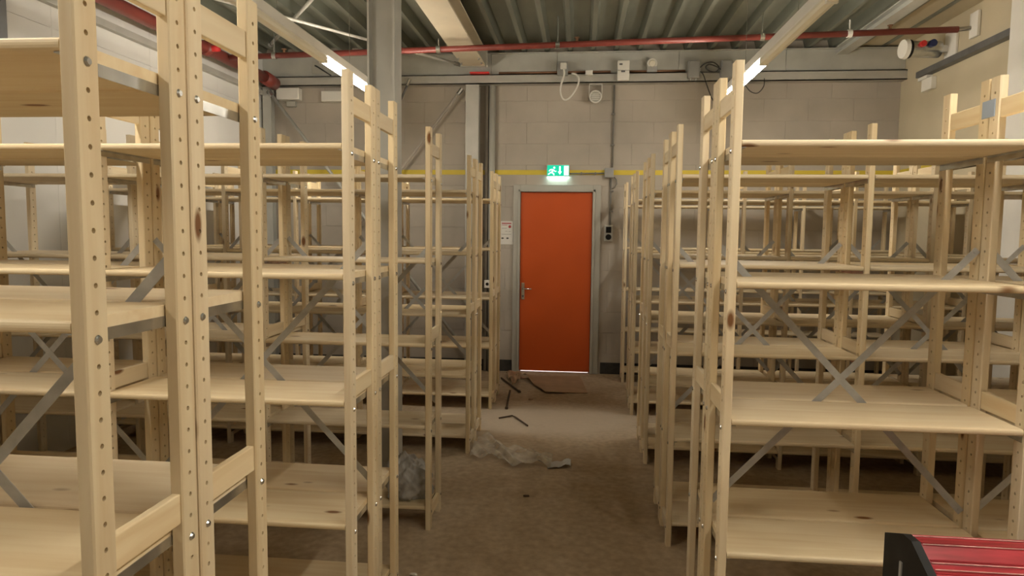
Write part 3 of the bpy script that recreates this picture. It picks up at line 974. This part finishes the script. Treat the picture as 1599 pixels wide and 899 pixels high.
# round unit with red and blue caps on the right wall
u = thing('wall_unit', 'white-faced cylindrical unit with red and blue caps on the right wall', 'wall unit', (3.14, 7.02, 3.425))
ax = Vector((-0.995, -0.10, 0)).normalized()
MB().tube(ax * -0.22, ax * 0.06, 0.077, 28).build('body', 'galvanised', u, smooth=False)
MB().tube(ax * 0.06, ax * 0.09, 0.086, 28).build('collar', 'black_plastic', u)
MB().tube(ax * 0.09, ax * 0.125, 0.094, 28, 0.086).build('face', 'white_plastic', u)
nrm = Vector((ax.y, -ax.x, 0)) if Vector((ax.y, -ax.x, 0)).y < 0 else Vector((-ax.y, ax.x, 0))
q = ax * -0.02 + nrm * 0.065 + Vector((0, 0, 0.03))
MB().tube(q, q + nrm * 0.04, 0.028, 14).build('red_cap', 'red_bright', u)
q = ax * -0.11 + nrm * 0.065 + Vector((0, 0, 0.035))
MB().tube(q, q + nrm * 0.04, 0.034, 14).build('blue_cap', 'blue_dark', u)
b = MB()
b.box(0.285, 0.308, -0.15, 0.05, -0.13, 0.15, 0.004)
b.box(0.12, 0.29, -0.02, 0.02, -0.03, 0.03)
b.build('wall_bracket', 'white_paint', u)
g = thing('wall_box', 'small white box under the end of the dark trunking on the right wall', 'box', (X_R - 0.002, 7.33, 3.10))
MB().box(-0.05, 0.0, -0.10, 0.10, 0.0, 0.12, 0.004).build('box', 'white_plastic', g)
MB().box(-0.06, -0.0, -0.02, 0.16, 0.12, 0.152, 0.003).build('cover', 'white_plastic', g)

# ------------------------------------------------------------------ things on the floor and shelves
def sheet(pts_fn, nu, nv, th=0.0):
    b = MB()
    for i in range(nu + 1):
        for j_ in range(nv + 1):
            b.v.append(pts_fn(i / nu, j_ / nv))
    for i in range(nu):
        for j_ in range(nv):
            a = i * (nv + 1) + j_
            b.f.append((a, a + nv + 1, a + nv + 2, a + 1))
    return b


rnd = random.Random(3)


def cardboard(u, v):
    # quadrilateral near the door, far left corner curled up
    A, B_, C_, D_ = Vector((-0.62, 7.62, 0)), Vector((-0.33, 6.90, 0)), Vector((0.10, 6.98, 0)), Vector((0.02, 7.80, 0))
    p = (A * (1 - v) + D_ * v) * (1 - u) + (B_ * (1 - v) + C_ * v) * u
    curl = max(0, 1 - v * 4) * (0.03 + 0.03 * math.sin(u * 9)) * max(0, 1 - u)
    return (p.x, p.y, 0.012 + 0.010 * (1 - v) + curl + 0.004 * math.sin(u * 7 + v * 5))


cb = sheet(cardboard, 10, 10).build('cardboard_sheet', 'cardboard')
so = cb.modifiers.new('thickness', 'SOLIDIFY'); so.thickness = 0.008; so.offset = -1
tag(cb, 'flat brown cardboard sheet with a curled edge before the orange door', 'cardboard')


def crumple(u, v):
    A, B_, C_, D_ = Vector((-0.82, 7.70, 0)), Vector((-0.70, 7.20, 0)), Vector((-0.64, 7.28, 0)), Vector((-0.66, 7.80, 0))
    p = (A * (1 - v) + D_ * v) * (1 - u) + (B_ * (1 - v) + C_ * v) * u
    return (p.x, p.y, 0.035 + 0.022 * math.sin(u * 11 + v * 4) + 0.012 * math.sin(v * 9))


cr = sheet(crumple, 14, 8).build('cardboard_scrap', 'cardboard')
so = cr.modifiers.new('thickness', 'SOLIDIFY'); so.thickness = 0.006
tag(cr, 'crumpled dark cardboard scrap left of the cardboard sheet', 'cardboard')


def stick(p0, p1, r, lab, name='wooden_stick', mat='dark_stick'):
    b = MB().tube((p0[0], p0[1], r), (p1[0], p1[1], r), r, 8)
    d = (Vector((p1[0], p1[1], r)) - Vector((p0[0], p0[1], r))).normalized()
    e = Vector((p1[0], p1[1], r))
    b.tube(e - d * 0.02, e + d * 0.015, r * 1.5, 8)
    tag(b.build(name, mat), lab, 'stick')


stick((-0.86, 7.55), (-0.60, 6.92), 0.010, 'dark stick lying diagonally left of the cardboard sheet')
stick((-0.70, 6.95), (-0.66, 6.25), 0.010, 'dark stick lying along the left row end, nearest the camera')
b = MB().path([(-0.69, 5.90, 0.008), (-0.58, 5.98, 0.012), (-0.545, 5.94, 0.010), (-0.42, 5.70, 0.008)], 0.007)
tag(b.build('bent_strap', 'dark_stick'), 'thin bent dark strap lying on the aisle floor', 'strap')


def plastic(u, v):
    # long wrinkled film from the left row foot across the aisle
    x = -0.775 + 0.60 * u
    yc = 5.05 - 0.30 * u + 0.04 * math.sin(u * 9)
    wd = (0.30 - 0.16 * u) * (1 + 0.25 * math.sin(u * 13))
    yv = yc + (v - 0.5) * 2 * wd * 0.8
    z = 0.012 + 0.035 * abs(math.sin(u * 7 + v * 4)) * (1 - u * 0.5) * (0.4 + 0.6 * math.sin(v * math.pi)) + 0.012 * math.sin(u * 31 + v * 17) + 0.012
    return (x, yv, max(0.004, z))


ps = sheet(plastic, 50, 22).build('plastic_film', 'dusty_film', smooth=True)
tag(ps, 'dusty translucent plastic film crumpled across the aisle floor', 'plastic film')


def paper(u, v):
    return (-0.20 + 0.16 * u, 4.66 + 0.12 * v + 0.05 * u, 0.008 + 0.03 * u * abs(math.sin(u * 6 + v * 3)))


pc = sheet(paper, 10, 6).build('paper_scrap', 'paper_grey', smooth=True)
so = pc.modifiers.new('thickness', 'SOLIDIFY'); so.thickness = 0.002
tag(pc, 'torn pale paper scrap at the end of the plastic film', 'paper')


def scrap(x, y, s, lab, mat='scrap_white', seed=0):
    r = random.Random(seed)
    bm = bmesh.new()
    bmesh.ops.create_icosphere(bm, subdivisions=2, radius=1)
    for v_ in bm.verts:
        k = 1 + r.uniform(-0.25, 0.25)
        v_.co = Vector((v_.co.x * s * 1.6 * k, v_.co.y * s * 0.8 * k, v_.co.z * s * 0.5 * k))
    lo = min(v_.co.z for v_ in bm.verts)
    for v_ in bm.verts:
        v_.co.z -= lo
    b = MB(); b.take(bm)
    tag(b.build('rubble_scrap', mat, None, (x, y, 0)), lab, 'scrap')


scrap(-1.16, 3.09, 0.022, 'small pale scrap on the floor under the second left row', seed=1)
scrap(-0.77, 3.10, 0.012, 'tiny white scrap beside the second left row end post', seed=2)
scrap(-0.46, 6.62, 0.014, 'small brown chip in front of the cardboard sheet', 'cardboard', seed=3)
scrap(-0.31, 4.15, 0.012, 'small dark chip on the bare aisle floor', 'dark_stick', seed=4)


def bag():
    bm = bmesh.new()
    bmesh.ops.create_icosphere(bm, subdivisions=5, radius=1)
    r = random.Random(11)
    dirs = [Vector((r.uniform(-1, 1), r.uniform(-1, 1), r.uniform(-1, 1))).normalized() for _ in range(34)]
    ph = [r.uniform(0, 6) for _ in dirs]; fr = [r.uniform(3, 11) for _ in dirs]
    for v_ in bm.verts:
        n_ = v_.co.normalized()
        k = 0.0
        for d_, p_, f_ in zip(dirs, ph, fr):
            k += (1 - abs(math.sin(n_.dot(d_) * f_ + p_))) ** 3 / f_
        k = 0.72 + 0.30 * k
        v_.co = Vector((n_.x * 0.135 * k, n_.y * 0.10 * k, n_.z * 0.125 * k))
        if v_.co.z > 0.02:
            t_ = (v_.co.z - 0.02) / 0.14
            v_.co.x = v_.co.x * (1 - 0.35 * t_) - 0.03 * t_
        v_.co.z = max(v_.co.z, -0.085)
    lo = min(v_.co.z for v_ in bm.verts)
    for v_ in bm.verts:
        v_.co.z -= lo
    b = MB(); b.take(bm)
    return b


bg = bag().build('plastic_bag', 'grey_film', None, (-0.955, 3.745, SH[0] + 0.001), smooth=True)
bg.scale = (1.0, 1.0, 1.15)
tag(bg, 'crumpled grey plastic bag on the bottom shelf of the third left row', 'bag')

# red chest with black end panels, bottom right
ch = thing('tool_chest', 'red ribbed metal chest with black end panel in front of the right shelving', 'chest', (0.893, 1.85, 0))
prof = [(0.155, 0.0), (0.155, 0.785), (0.12, 0.812), (0.085, 0.826), (0.075, 0.818), (0.06, 0.830), (0.015, 0.832), (0.005, 0.826),
        (-0.035, 0.806), (-0.04, 0.800), (-0.055, 0.798), (-0.06, 0.790), (-0.08, 0.784), (-0.085, 0.776), (-0.13, 0.748), (-0.15, 0.70), (-0.15, 0.0)]
MB().extrude(prof, 'x', 0.022, 0.78).build('body', 'red_lacquer', ch)
cap = [(0.165, 0.0), (0.165, 0.795), (0.06, 0.838), (0.01, 0.840), (-0.09, 0.788), (-0.14, 0.755), (-0.158, 0.70), (-0.158, 0.0)]
for x0 in (0.0, 0.78):
    MB().extrude(cap, 'x', x0, x0 + 0.022).build('end_panel', 'black_plastic', ch)
MB().box(-0.004, 0.0, 0.05, 0.062, 0.3, 0.76).build('end_rib', 'grey_plastic', ch)
b = MB()
for yy, zz in ((0.02, 0.8325), (-0.03, 0.8085), (-0.062, 0.7895)):
    b.box(0.03, 0.77, yy - 0.003, yy + 0.003, zz - 0.002, zz + 0.0018)
b.build('lid_rib', 'red_lacquer', ch)
b = MB()
for yy, zz in ((0.0805, 0.8245), (0.0115, 0.8330), (-0.0375, 0.8055), (-0.0580, 0.7975), (-0.0825, 0.7835)):
    b.box(0.03, 0.77, yy - 0.0012, yy + 0.0012, zz - 0.001, zz + 0.001)
b.build('worn_edge', 'worn_edge', ch)
